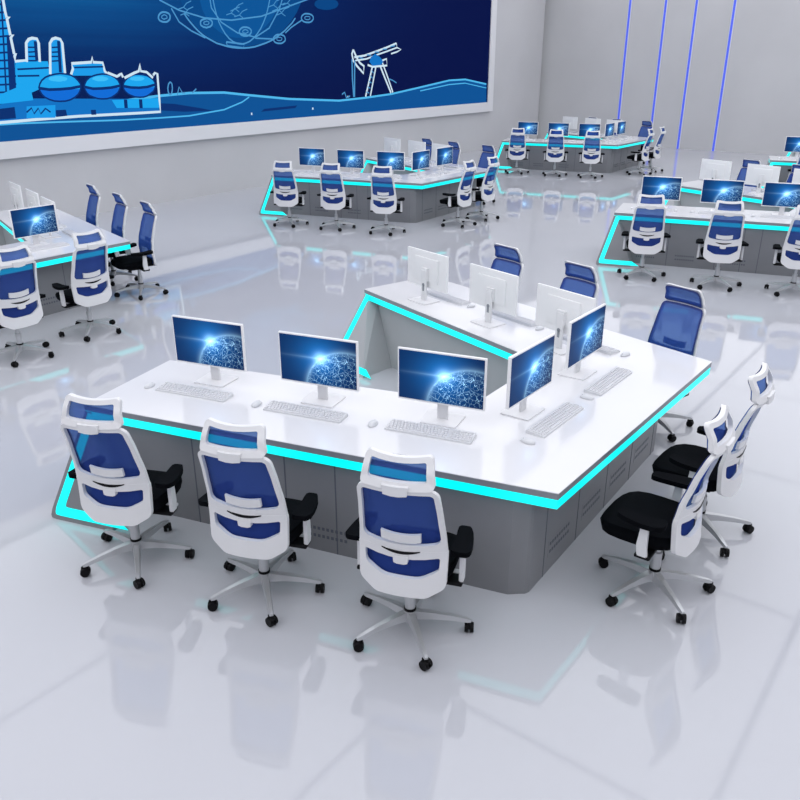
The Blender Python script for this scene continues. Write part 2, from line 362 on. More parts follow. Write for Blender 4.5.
  ('fill','cyan',[(10.18,2.52),(10.17,2.51),(10.15,2.5),(10.12,2.49),(10.08,2.48),(10.04,2.48),(9.99,2.48),(9.94,2.48),(9.9,2.49),(9.87,2.5),(9.84,2.51),(9.82,2.52),(9.82,2.53),(9.83,2.54),(9.85,2.55),(9.88,2.56),(9.91,2.57),(9.96,2.57),(10.0,2.57),(10.05,2.57),(10.09,2.56),(10.13,2.55),(10.16,2.54),(10.17,2.53),(10.18,2.52)]),
  ('fill','sky',[(11.28,2.37),(11.25,2.31),(11.21,2.26),(11.13,2.22),(11.05,2.18),(10.95,2.16),(10.85,2.16),(10.75,2.17),(10.66,2.2),(10.59,2.23),(10.53,2.28),(10.5,2.33),(10.5,2.39),(10.52,2.44),(10.57,2.49),(10.63,2.53),(10.72,2.57),(10.81,2.59),(10.91,2.59),(11.01,2.58),(11.1,2.56),(11.18,2.52),(11.24,2.48),(11.27,2.43),(11.28,2.37)]),
  ('fill','blue',[(11.25,2.34),(11.23,2.3),(11.2,2.27),(11.16,2.24),(11.11,2.21),(11.05,2.19),(10.99,2.17),(10.92,2.17),(10.85,2.17),(10.78,2.17),(10.71,2.18),(10.66,2.2),(10.61,2.23),(10.57,2.26),(10.54,2.29),(10.52,2.32),(10.51,2.36)]),
  ('line','dark',0.05,[(10.5,2.38),(10.68,2.35),(10.87,2.34),(11.07,2.35),(11.28,2.39)],0),
  ('line','dark',0.03,[(11.28,2.37),(11.25,2.31),(11.21,2.26),(11.13,2.22),(11.05,2.18),(10.95,2.16),(10.85,2.16),(10.75,2.17),(10.66,2.2),(10.59,2.23),(10.53,2.28),(10.5,2.33),(10.5,2.39),(10.52,2.44),(10.57,2.49),(10.63,2.53),(10.72,2.57),(10.81,2.59),(10.91,2.59),(11.01,2.58),(11.1,2.56),(11.18,2.52),(11.24,2.48),(11.27,2.43),(11.28,2.37)],0),
  ('fill','cyan',[(11.03,2.51),(11.02,2.5),(11.0,2.49),(10.97,2.48),(10.93,2.47),(10.89,2.47),(10.85,2.47),(10.8,2.47),(10.76,2.48),(10.73,2.48),(10.7,2.49),(10.68,2.5),(10.68,2.52),(10.69,2.53),(10.71,2.54),(10.74,2.54),(10.77,2.55),(10.81,2.55),(10.86,2.55),(10.9,2.55),(10.95,2.55),(10.98,2.54),(11.01,2.53),(11.02,2.52),(11.03,2.51)]),
  ('line','white',0.05,[(10.18,2.63),(10.38,2.56),(10.45,2.59),(10.49,2.61),(10.52,2.54)],0),
  ('line','white',0.05,[(10.55,2.53),(10.8,2.62),(10.91,2.65),(10.96,2.78),(10.96,2.65),(11.1,2.63),(11.24,2.52)],0),
  ('fill','sky',[(10.19,2.13),(11.34,2.13),(11.31,1.94),(10.28,1.98)]),
  ('line','deep',0.08,[(10.51,2.13),(10.5,1.97)],0),
  ('line','deep',0.08,[(10.87,2.12),(10.86,1.95)],0),
  ('line','white',0.05,[(11.25,2.57),(11.3,2.61),(11.36,2.6),(11.34,2.09),(11.33,1.86),(10.8,1.86),(9.42,1.87),(8.59,1.86),(7.65,1.84)],0),
  ('fill','light',[(8.39,2.09),(8.96,2.09),(8.92,1.87),(8.35,1.89)]),
  ('fill','deep',[(8.95,2.0),(9.16,2.0),(9.17,1.89),(8.94,1.88)]),
  ('fill','deep',[(9.69,1.97),(9.8,1.97),(9.8,1.88),(9.69,1.88)]),
  ('fill','deep',[(7.69,2.06),(8.16,2.09),(8.15,1.9),(7.66,1.89)]),
  ('line','dark',0.03,[(8.37,1.99),(8.48,2.06),(8.51,1.96),(8.61,2.05),(8.64,1.95),(8.75,2.04),(8.84,1.97)],0),
],
'globe_drawing': [
  ('fill','globe',[(15.99,4.65),(15.94,4.39),(15.82,4.13),(15.64,3.89),(15.4,3.67),(15.12,3.48),(14.8,3.33),(14.46,3.21),(14.11,3.15),(13.76,3.12),(13.43,3.14),(13.12,3.2),(12.84,3.29),(12.6,3.42),(12.41,3.58),(12.26,3.76),(12.16,3.96),(12.12,4.17),(12.12,4.39),(12.18,4.61),(12.28,4.83),(12.43,5.04),(12.62,5.23),(12.85,5.4),(13.12,5.56),(13.41,5.68),(13.72,5.77),(14.05,5.83),(14.38,5.85),(14.7,5.83),(15.01,5.77),(15.3,5.67),(15.55,5.52),(15.75,5.34),(15.89,5.13),(15.98,4.9),(15.99,4.65)]),
  ('fill','globe2',[(15.08,4.3),(15.03,4.1),(14.93,3.9),(14.78,3.72),(14.58,3.57),(14.35,3.44),(14.1,3.36),(13.85,3.31),(13.59,3.31),(13.35,3.34),(13.14,3.42),(12.96,3.52),(12.82,3.66),(12.72,3.82),(12.67,3.99),(12.67,4.17),(12.72,4.35),(12.81,4.53),(12.95,4.69),(13.12,4.84),(13.32,4.96),(13.55,5.05),(13.79,5.11),(14.04,5.13),(14.28,5.12),(14.51,5.06),(14.71,4.97),(14.88,4.84),(15.0,4.68),(15.07,4.5),(15.08,4.3)]),
  ('line','pale',0.035,[(15.58,3.77),(15.46,3.66),(15.32,3.57),(15.18,3.48),(15.02,3.4),(14.86,3.32),(14.7,3.26),(14.53,3.21),(14.36,3.17),(14.18,3.13),(14.01,3.11),(13.84,3.1),(13.67,3.1),(13.5,3.11),(13.34,3.13),(13.19,3.16),(13.04,3.19),(12.91,3.24),(12.78,3.29),(12.66,3.35),(12.55,3.42),(12.45,3.5),(12.36,3.58),(12.28,3.66),(12.21,3.75)],0),
  ('line','pale',0.03,[(11.89,3.83),(12.06,3.58),(12.36,3.42),(12.73,3.29)],0),
  ('line','pale',0.03,[(12.93,4.22),(12.97,3.88),(13.22,3.61),(13.67,3.41),(14.22,3.33),(14.68,3.53),(15.05,3.94),(15.25,4.31)],0),
  ('line','pale',0.03,[(11.61,3.97),(12.09,3.8),(12.75,3.68),(13.52,3.66),(14.45,3.77),(15.39,4.02),(16.18,4.23)],0),
  ('line','pale',0.03,[(14.81,4.34),(14.76,4.15),(14.69,3.97),(14.61,3.8),(14.51,3.65),(14.4,3.51),(14.28,3.4),(14.16,3.31),(14.03,3.24),(13.9,3.2),(13.77,3.18),(13.64,3.19),(13.52,3.23),(13.41,3.29),(13.31,3.38),(13.23,3.48),(13.15,3.61),(13.1,3.75),(13.06,3.9),(13.03,4.07),(13.02,4.23)],0),
  ('line','pale',0.035,[(11.84,3.67),(11.83,3.64),(11.82,3.62),(11.79,3.6),(11.76,3.58),(11.72,3.57),(11.68,3.57),(11.64,3.57),(11.6,3.58),(11.57,3.59),(11.55,3.61),(11.54,3.63),(11.54,3.65),(11.55,3.68),(11.57,3.7),(11.59,3.72),(11.63,3.74),(11.66,3.75),(11.7,3.75),(11.74,3.75),(11.78,3.74),(11.81,3.73),(11.83,3.71),(11.84,3.69),(11.84,3.67)],0),
  ('line','pale',0.02,[(11.76,3.66),(11.76,3.65),(11.75,3.64),(11.74,3.64),(11.72,3.63),(11.7,3.63),(11.69,3.62),(11.67,3.62),(11.65,3.63),(11.64,3.63),(11.63,3.64),(11.62,3.65),(11.62,3.66),(11.63,3.67),(11.63,3.68),(11.65,3.68),(11.66,3.69),(11.68,3.7),(11.7,3.7),(11.71,3.7),(11.73,3.69),(11.74,3.69),(11.75,3.68),(11.76,3.67),(11.76,3.66)],0),
  ('line','pale',0.035,[(12.96,3.59),(12.95,3.56),(12.93,3.54),(12.9,3.52),(12.87,3.51),(12.82,3.5),(12.78,3.49),(12.74,3.5),(12.7,3.5),(12.67,3.52),(12.64,3.53),(12.63,3.55),(12.63,3.58),(12.63,3.6),(12.65,3.62),(12.68,3.64),(12.72,3.65),(12.76,3.66),(12.8,3.67),(12.85,3.67),(12.88,3.66),(12.92,3.65),(12.94,3.63),(12.96,3.61),(12.96,3.59)],0),
  ('line','pale',0.02,[(12.87,3.58),(12.86,3.57),(12.85,3.57),(12.84,3.56),(12.83,3.55),(12.81,3.55),(12.79,3.55),(12.77,3.55),(12.75,3.55),(12.74,3.56),(12.72,3.56),(12.72,3.57),(12.72,3.58),(12.72,3.59),(12.73,3.6),(12.74,3.6),(12.76,3.61),(12.78,3.61),(12.8,3.62),(12.82,3.62),(12.83,3.61),(12.85,3.61),(12.86,3.6),(12.87,3.59),(12.87,3.58)],0),
  ('line','pale',0.035,[(14.1,3.45),(14.09,3.42),(14.07,3.4),(14.04,3.38),(14.0,3.36),(13.95,3.35),(13.91,3.35),(13.86,3.35),(13.82,3.36),(13.78,3.37),(13.75,3.39),(13.74,3.41),(13.73,3.44),(13.74,3.46),(13.76,3.48),(13.79,3.5),(13.83,3.52),(13.88,3.53),(13.93,3.53),(13.97,3.53),(14.02,3.52),(14.05,3.51),(14.08,3.49),(14.1,3.47),(14.1,3.45)],0),
  ('line','pale',0.02,[(14.0,3.44),(14.0,3.43),(13.99,3.42),(13.97,3.42),(13.95,3.41),(13.93,3.41),(13.91,3.4),(13.89,3.41),(13.87,3.41),(13.85,3.41),(13.84,3.42),(13.83,3.43),(13.83,3.44),(13.84,3.45),(13.85,3.46),(13.86,3.47),(13.88,3.47),(13.9,3.48),(13.92,3.48),(13.94,3.48),(13.96,3.47),(13.98,3.47),(13.99,3.46),(14.0,3.45),(14.0,3.44)],0),
  ('line','pale',0.035,[(15.2,3.31),(15.19,3.28),(15.17,3.26),(15.13,3.24),(15.09,3.22),(15.04,3.21),(14.99,3.21),(14.94,3.21),(14.89,3.22),(14.85,3.23),(14.82,3.25),(14.8,3.28),(14.8,3.3),(14.8,3.33),(14.83,3.35),(14.86,3.37),(14.9,3.39),(14.95,3.4),(15.0,3.4),(15.06,3.4),(15.1,3.39),(15.15,3.38),(15.18,3.36),(15.19,3.33),(15.2,3.31)],0),
  ('line','pale',0.02,[(15.09,3.31),(15.08,3.3),(15.07,3.29),(15.06,3.28),(15.04,3.27),(15.02,3.27),(14.99,3.27),(14.97,3.27),(14.95,3.27),(14.93,3.28),(14.92,3.28),(14.91,3.29),(14.91,3.3),(14.91,3.31),(14.92,3.32),(14.93,3.33),(14.95,3.34),(14.98,3.34),(15.0,3.34),(15.02,3.34),(15.04,3.34),(15.06,3.33),(15.08,3.33),(15.08,3.32),(15.09,3.31)],0),
  ('line','pale',0.035,[(16.22,3.79),(16.22,3.77),(16.19,3.74),(16.16,3.72),(16.11,3.7),(16.06,3.69),(16.0,3.69),(15.94,3.69),(15.89,3.7),(15.85,3.71),(15.82,3.73),(15.8,3.75),(15.79,3.78),(15.8,3.8),(15.82,3.83),(15.86,3.85),(15.9,3.87),(15.96,3.88),(16.01,3.88),(16.07,3.88),(16.12,3.87),(16.16,3.86),(16.2,3.84),(16.22,3.82),(16.22,3.79)],0),
  ('line','pale',0.02,[(16.1,3.79),(16.1,3.78),(16.09,3.77),(16.07,3.76),(16.05,3.75),(16.03,3.75),(16.0,3.75),(15.98,3.75),(15.96,3.75),(15.94,3.76),(15.92,3.76),(15.91,3.77),(15.91,3.78),(15.91,3.79),(15.92,3.8),(15.94,3.81),(15.96,3.82),(15.98,3.82),(16.01,3.82),(16.03,3.82),(16.06,3.82),(16.08,3.82),(16.09,3.81),(16.1,3.8),(16.1,3.79)],0),
  ('line','pale',0.035,[(13.32,3.22),(13.86,3.18),(13.82,3.1),(13.34,3.14),(13.32,3.22)],0),
  ('line','pale',0.03,[(14.21,3.31),(14.83,3.3)],0),
  ('line','pale',0.03,[(15.21,3.44),(15.43,3.57),(15.82,3.74)],0),
  ('line','pale',0.018,[(12.07,3.82),(12.21,3.86),(12.3,3.94),(12.43,3.99)],0),
  ('line','pale',0.018,[(12.21,3.86),(12.31,3.81)],0),
  ('line','pale',0.018,[(12.11,3.71),(12.24,3.75),(12.33,3.83),(12.47,3.88)],0),
  ('line','pale',0.018,[(12.24,3.75),(12.34,3.7)],0),
  ('line','pale',0.018,[(13.51,3.84),(13.66,3.89),(13.76,3.97),(13.91,4.02)],0),
  ('line','pale',0.018,[(13.66,3.89),(13.77,3.83)],0),
  ('line','pale',0.018,[(13.61,3.73),(13.77,3.77),(13.87,3.85),(14.02,3.9)],0),
  ('line','pale',0.018,[(13.77,3.77),(13.88,3.71)],0),
  ('line','pale',0.018,[(13.38,3.76),(13.53,3.8),(13.63,3.89),(13.79,3.93)],0),
  ('line','pale',0.018,[(13.53,3.8),(13.65,3.75)],0),
  ('line','pale',0.018,[(14.69,3.97),(14.86,4.02),(14.96,4.11),(15.13,4.16)],0),
  ('line','pale',0.018,[(14.86,4.02),(14.99,3.96)],0),
  ('line','pale',0.018,[(14.94,3.81),(15.11,3.86),(15.22,3.95),(15.39,4.0)],0),
  ('line','pale',0.018,[(15.11,3.86),(15.24,3.8)],0),
  ('line','pale',0.018,[(14.81,3.89),(14.98,3.94),(15.09,4.03),(15.26,4.08)],0),
  ('line','pale',0.018,[(14.98,3.94),(15.11,3.88)],0),
  ('line','pale',0.018,[(15.16,4.03),(15.33,4.08),(15.44,4.17),(15.61,4.22)],0),
  ('line','pale',0.018,[(15.33,4.08),(15.46,4.02)],0),
  ('fill','mist',[(17.19,4.14),(17.17,4.11),(17.12,4.07),(17.05,4.04),(16.95,4.02),(16.84,4.0),(16.72,3.99),(16.6,3.99),(16.5,4.0),(16.4,4.01),(16.34,4.04),(16.29,4.07),(16.28,4.1),(16.3,4.14),(16.34,4.17),(16.42,4.2),(16.51,4.23),(16.62,4.25),(16.73,4.26),(16.85,4.26),(16.96,4.25),(17.06,4.23),(17.13,4.21),(17.17,4.18),(17.19,4.14)]),
],
'pump_jack_drawing': [
  ('line','white',0.05,[(17.78,2.91),(18.21,2.95),(18.7,3.05),(19.21,3.16),(19.65,3.27)],0),
  ('line','white',0.04,[(17.82,2.83),(18.3,2.87),(18.75,2.97),(19.21,3.06),(19.68,3.16),(19.65,3.27)],0),
  ('line','pale',0.03,[(17.97,2.91),(18.16,2.88)],0),
  ('line','pale',0.03,[(18.31,2.97),(18.5,2.96)],0),
  ('line','pale',0.03,[(18.65,3.04),(18.85,3.04)],0),
  ('line','pale',0.03,[(19.01,3.11),(19.21,3.12)],0),
  ('line','pale',0.03,[(19.37,3.18),(19.58,3.21)],0),
  ('line','white',0.06,[(17.74,3.09),(17.68,2.99),(17.73,2.83),(17.89,2.69),(18.16,2.51),(18.18,2.69),(18.01,2.77),(17.87,2.91),(17.74,3.09)],0),
  ('line','pale',0.05,[(17.68,2.86),(17.68,2.39),(17.72,1.93)],0),
  ('line','pale',0.05,[(17.79,2.83),(17.75,1.93)],0),
  ('line','white',0.06,[(18.6,2.8),(18.41,2.35),(18.23,1.92)],0),
  ('line','white',0.05,[(18.74,2.77),(18.59,2.35),(18.44,1.93)],0),
  ('line','pale',0.03,[(18.58,2.72),(18.65,2.63)],0),
  ('line','pale',0.03,[(18.51,2.58),(18.6,2.51)],0),
  ('line','pale',0.03,[(18.45,2.45),(18.55,2.38)],0),
  ('line','pale',0.03,[(18.39,2.31),(18.5,2.26)],0),
  ('line','pale',0.03,[(18.33,2.17),(18.44,2.13)],0),
  ('line','pale',0.03,[(18.26,2.04),(18.39,2.01)],0),
  ('line','white',0.06,[(18.82,2.8),(19.1,2.39),(19.39,1.98)],0),
  ('line','white',0.05,[(18.98,2.8),(19.26,2.36),(19.48,1.99)],0),
  ('fill','mid',[(18.48,2.91),(18.68,3.0),(18.9,2.91),(19.05,2.8),(18.9,2.69),(18.55,2.69),(18.42,2.8)]),
  ('line','white',0.05,[(18.34,2.72),(18.55,2.67),(19.21,2.7),(19.19,2.87),(19.0,2.83)],0),
  ('line','white',0.04,[(19.4,3.0),(19.68,3.05),(19.87,3.11),(19.68,3.16)],0),
  ('line','pale',0.04,[(17.23,2.01),(17.34,2.06),(17.41,1.92),(17.56,1.96)],0),
  ('line','pale',0.03,[(19.31,2.35),(19.47,2.31),(19.65,2.24)],0),
],
}
SV = 14.468
P0, P1, Z0, Z1, FW = 4.2, 25.15, 1.23, 6.0, .34
ws = thing('wall_screen', (0, 0, 0), R(1.0)); tag(ws, 'huge white-framed wall screen showing a glowing blue oil refinery picture', 'screen')
bm = new_bm()
fo = [(P0, Z0), (P1, Z0), (P1, Z1), (P0, Z1)]; fi = [(P0 + FW, Z0 + FW * .86), (P1 - FW, Z0 + FW * .86), (P1 - FW, Z1 - FW), (P0 + FW, Z1 - FW)]
ribbon(bm, fo, fi, lambda x, z: (x, SV, z), lambda x, z: (x, V1 + .0, z), True); obj('frame', bm, M['frame_white'], ws)
bm = new_bm(); SY = SV + .03
vs = [bm.verts.new((x, SY, z)) for x, z in fi]; f = bm.faces.new(vs); uvl = bm.loops.layers.uv.new('UVMap')
for l in f.loops: l[uvl].uv = (l.vert.co.x - P0, l.vert.co.z - Z0)
ret = bmesh.ops.extrude_face_region(bm, geom=[f]); bmesh.ops.translate(bm, verts=[v for v in ret['geom'] if isinstance(v, bmesh.types.BMVert)], vec=(0, .05, 0))
obj('screen_surface', bm, M['wall_picture'], ws)
def path_strip(bm, pts, w, y, closed=False):
    ps = [Vector(p) for p in pts]
    ps = [p for i, p in enumerate(ps) if i == 0 or (p - ps[i - 1]).length > 1e-4]
    if len(ps) < 2: return
    L, Rr = [], []
    for i, p in enumerate(ps):
        a = ps[max(i - 1, 0)]; b = ps[min(i + 1, len(ps) - 1)]
        d = (b - a).normalized(); n = Vector((-d.y, d.x)) * (w / 2)
        L.append(p + n); Rr.append(p - n)
    for i in range(len(ps) - 1):
        q = [bm.verts.new((v.x, y, v.y)) for v in (L[i], L[i + 1], Rr[i + 1], Rr[i])]
        bm.faces.new(q)
depth = 0
for pname, items in ART.items():
    cols = []
    bm = new_bm()
    for it in items:
        depth += 1
        y = SY - .002 - depth * .00007
        if it[1] not in cols: cols.append(it[1])
        k = len(bm.faces)
        if it[0] == 'fill':
            vs = []
            for x, z in it[2]:
                x = max(P0 + FW, min(P1 - FW, x)); z = max(Z0 + FW * .86, min(Z1 - FW, z))
                vs.append(bm.verts.new((x, y, z)))
            f = bm.faces.new(vs); f.material_index = cols.index(it[1])
            bmesh.ops.triangulate(bm, faces=[f], ngon_method='EAR_CLIP')
        else:
            path_strip(bm, it[3], it[2], y, it[4])
        bm.faces.ensure_lookup_table()
        for f in bm.faces[k:]: f.material_index = cols.index(it[1])
    obj(pname, bm, [art_mat(c) for c in cols], ws)

# ------------------------------------------------------------------ the console desk (local frame: s along the closed side, t into the open side)
A_, B_, C_, H_ = (-2.11, 3.10), (-1.258, -.005), (1.29, -.02), (2.12, 3.22)
D_, E_, F_, G_ = (-1.21, 3.335), (-.49, 1.0), (.50, 1.03), (1.29, 3.45)
def lerp2(p, q, t): return (p[0] + (q[0] - p[0]) * t, p[1] + (q[1] - p[1]) * t)
def inset(poly, ds):
    """move each edge of a counter-clockwise outline inwards by its own distance"""
    n = len(poly); lines = []
    for i in range(n):
        a, b = Vector(poly[i]), Vector(poly[(i + 1) % n]); d = (b - a).normalized(); nn = Vector((-d.y, d.x))
        lines.append((a + nn * ds[i], d))
    out = []
    for i in range(n):
        p, d = lines[i - 1]; q, e = lines[i]
        den = d.x * e.y - d.y * e.x
        t = ((q - p).x * e.y - (q - p).y * e.x) / den
        out.append(tuple(p + d * t))
    return out
TOP = [A_, B_, C_, H_, G_, F_, E_, D_]          # counter-clockwise

def fin(bm_body, bm_led, top, along, outw, reach, back_, rail):
    """slanted end leg: a triangular face leaning out to the floor, edged by a light strip"""
    top, along, outw = Vector(top), Vector(along), Vector(outw)
    top = top - outw * .004
    T = Vector((*top, .70)); Fo = Vector((*(top + outw * reach - along * back_), 0)); 
    T2 = Vector((*(top + along * .05), .70))
    # solid body: hull of the slanted face and its foot line on the pedestal
    t = bmesh.new()
    Ti0 = Vector((*(top + outw * (reach - .02) + along * rail), 0))
    q0 = (Fo - T).normalized(); q1 = (Ti0 - Fo).normalized()
    pts = [T, Vector((T.x, T.y, .66)), Fo - q0 * .07, Fo - q0 * .025 + q1 * .008, Fo + q1 * .022 - q0 * .007, Fo + q1 * .06, Ti0, T2,
           Vector((*(top - outw * .10), .0)), Vector((*(top - outw * .10 + along * .36), .0)), Vector((*(top - outw * .10), .66)), Vector((*(top - outw * .10 + along * .10), .66))]
    for p in pts: t.verts.new(p)
    r = bmesh.ops.convex_hull(t, input=t.verts)
    bmesh.ops.delete(t, geom=[g for g in r['geom_interior'] if isinstance(g, bmesh.types.BMVert)], context='VERTS')
    merge(bm_body, t)
    # strip in the slanted plane
    e1 = (Fo - T); L1 = e1.length; e1.normalize()
    nrm = e1.cross(Ti0 - T).normalized()
    if nrm.dot(Vector((*outw, .3))) < 0: nrm = -nrm
    e2 = (Ti0 - Fo); e2.normalize()
    w0, w1 = .030, .094
    def inw(p, q, dist):   # point at offset from both edges near corner Fo
        return p
    s = e1.cross(nrm); s = s if s.dot(e2) > 0 else -s            # in-plane, from edge 1 inwards
    up = e2.cross(nrm); up = up if up.z > 0 else -up             # in-plane, from edge 2 upwards
    def corner(wa, wb):                                           # offset lines meet
        # Fo + a*(-e1) + b*e2 with distance wa to edge 1 and wb to edge 2
        b = wa / e2.dot(s); a = wb / (-e1).dot(up)
        return Fo - e1 * a + e2 * b
    co, ci = corner(w0, w0), corner(w1, w1)
    rad_o = [co - e1 * .06, co - e1 * .02 + e2 * .008, co + e2 * .02 - e1 * .004, co + e2 * .06]
    rad_i = [ci - e1 * .035, ci - e1 * .010 + e2 * .003, ci + e2 * .010 - e1 * .002, ci + e2 * .035]
    Lt = (Ti0 - Fo).length
    outer = [T + s * w0 - e1 * .0] + rad_o + [Fo + e2 * (Lt + .11) + up * w0]
    inner = [T + s * w1 - e1 * .0] + rad_i + [Fo + e2 * (Lt + .0) + up * w1]
    lift = nrm * .005
    vs = []
    for p, q in zip(outer, inner):
        vs.append([bm_led.verts.new(p + lift), bm_led.verts.new(q + lift), bm_led.verts.new(q - lift), bm_led.verts.new(p - lift)])
    for i in range(len(vs) - 1):
        for k in range(4): bm_led.faces.new((vs[i][k], vs[i + 1][k], vs[i + 1][(k + 1) % 4], vs[i][(k + 1) % 4]))
    bm_led.faces.new(vs[0]); bm_led.faces.new(vs[-1])

def unit(p, q): d = Vector(q) - Vector(p); return d.normalized()

def make_desk():
    d = thing('console_desk')
    bm = new_bm(); prism(bm, TOP, .745, .75); obj('worktop', bm, M['white_top'], d)
    bm = new_bm(); prism(bm, inset(TOP, [.001] * 8), .708, .745)
    prism(bm, inset(TOP, [.02] * 8), .645, .708); obj('worktop_edge', bm, M['grey_edge'], d)
    bm = new_bm()
    o1, o2 = TOP, inset(TOP, [.018] * 8)
    o1 = inset(TOP, [.004] * 8)
    for z0, z1 in ((.648, .708),):
        vs = [[bm.verts.new((*a, z0)), bm.verts.new((*a, z1)), bm.verts.new((*b, z1)), bm.verts.new((*b, z0))] for a, b in zip(o1, o2)]
        for i in range(8):
            p, q = vs[i], vs[(i + 1) % 8]
            for k in range(4): bm.faces.new((p[k], q[k], q[(k + 1) % 4], p[(k + 1) % 4]))
    obj('light_strip', bm, M['cyan'], d)
    # pedestal: three boxes of one carcass following the plan
    bm = new_bm()
    arm1 = unit(B_, A_); arm2 = unit(C_, H_)
    n1 = Vector((-arm1.y, arm1.x)); n2 = Vector((arm2.y, -arm2.x))          # outward normals
    if n1.x > 0: n1 = -n1
    if n2.x < 0: n2 = -n2
    def off(p, al, ou, a, b): return tuple(Vector(p) + al * a + ou * b)
    pa = off(A_, -arm1, n1, .06, -.03); pd = off(D_, -arm1, n1, .06, .09)
    ph = off(H_, -arm2, n2, .06, -.40); pg = off(G_, -arm2, n2, .06, .09)
    k1 = off(B_, arm1, n1, .25, -.03); k2 = off(C_, arm2, n2, .80, -.40)
    body = [pa, k1, (-1.245, .19), (-1.225, .165), (-1.195, .155), (1.04, .25), (1.06, .255), (1.07, .28), k2, ph, pg,
            (F_[0] + .07, F_[1] - .09), (E_[0] - .07, E_[1] - .09), pd]
    prism(bm, body, 0, .645); obj('pedestal', bm, M['grey_panel'], d)
    M.setdefault('lit_panel', mat('lit_grey_panel', (.44, .45, .465), .4))  # paler grey puts the light inside the U into the colour
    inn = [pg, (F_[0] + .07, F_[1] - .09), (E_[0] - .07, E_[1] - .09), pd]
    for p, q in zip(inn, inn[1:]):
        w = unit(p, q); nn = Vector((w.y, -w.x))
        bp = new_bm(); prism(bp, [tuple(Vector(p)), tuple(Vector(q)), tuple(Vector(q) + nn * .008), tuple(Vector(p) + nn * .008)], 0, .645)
        obj('inner_lit_face', bp, M['lit_panel'], d)  # thin sheet added to carry the painted light on the inner face
    # seams and ventilation slots
    def on_wall(p, q, t, ou, lift): v = Vector(p).lerp(Vector(q), t) + Vector(ou) * lift; return v
    vents = []
    def seam(p, q, t):
        p, q = Vector(p), Vector(q); al = (q - p).normalized(); ou = Vector((al.y, -al.x)); m = p.lerp(q, t)
        for z0, z1 in ((.0, .645),):
            c = [m - al * .004 - ou * .002, m + al * .004 - ou * .002, m + al * .004 + ou * .0015, m - al * .004 + ou * .0015]
            bs = new_bm(); prism(bs, [tuple(x) for x in c], z0, z1); obj('panel_seam', bs, M['seam'], d)
    def vent(p, q, t, n=9, w=.30, z=.13):
        p, q = Vector(p), Vector(q); al = (q - p).normalized(); ou = Vector((al.y, -al.x)); m = p.lerp(q, t)
        b = new_bm(); c0, c1 = m - al * (w / 2 + .02), m + al * (w / 2 + .01)
        prism(b, [tuple(c0 - ou * .002), tuple(c1 - ou * .002), tuple(c1 + ou * .0008), tuple(c0 + ou * .0008)], z - .02, z + .097)
        for f in b.faces: f.material_index = 1
        for row in range(2):
            for i in range(n):
                c0 = m + al * (-w / 2 + w * i / n); c1 = c0 + al * (w / n * .6)
                zz = z + row * .055
                prism(b, [tuple(c0 - ou * .002), tuple(c1 - ou * .002), tuple(c1 + ou * .0015), tuple(c0 + ou * .0015)], zz, zz + .022)
        vents.append(b)
    fr = (.28, .66)
    for t in (.265, .50, .62, .70): seam(pa, k1, t)
    for t in (.16, .355, .60): vent(pa, k1, t, 9, .28, .10)
    for t in (.08, .30, .52, .74, .96): seam((-1.195, .155), (1.04, .25), t)
    for t in (.18, .41, .63, .85): vent((-1.195, .155), (1.04, .25), t)
    for t in (.16, .38, .51, .78): seam(k2, ph, t)
    for t in (.28, .64, .86): vent(k2, ph, t)
    for b in vents: obj('vent', b, [M['seam'], M['grey_panel']], d)
    # end legs, leaning out on both faces of each arm
    for top, al, ou in ((A_, -arm1, n1), (D_, -arm1, -n1), (H_, -arm2, n2), (G_, -arm2, -n2)):
        b1, b2 = new_bm(), new_bm()
        fin(b1, b2, top, al, ou, *((.38, .12, .44) if top in (D_, G_) else (.31, .17, .36)))
        leg = obj('end_leg', b1, M['lit_panel'] if top in (D_, G_) else M['grey_panel'], d)  # inner legs get the same painted-in light
        obj('leg_light_strip', b2, M['cyan'], leg)
    for a, b, al in ((A_, D_, arm1), (H_, G_, arm2)):
        b1 = new_bm(); p = Vector(a) - al * .055; q = Vector(b) - al * .055; w = unit(a, b)
        p, q = p + w * .05, q - w * .05
        prism(b1, [tuple(p), tuple(p + al * .05), tuple(q + al * .05), tuple(q)] if True else [], 0, .645)
        obj('end_panel', b1, M['grey_panel'], d)
    return d

# ------------------------------------------------------------------ the office chair (faces +y)
def yb(z):
    pts = [(.30, -.150), (.42, -.130), (.60, -.118), (.72, -.132), (.86, -.168), (1.03, -.220), (1.05, -.205), (1.10, -.195), (1.16, -.160), (1.22, -.120)]
    for (a, ya), (b, yb_) in zip(pts, pts[1:]):
        if z <= b:
            t = max(0, (z - a) / (b - a)); t = t * t * (3 - 2 * t) * .35 + t * .65
            return ya + (yb_ - ya) * t
    return pts[-1][1]
def back(x, z, dy=0): return (x, yb(z) + .75 * x * x + dy, z)

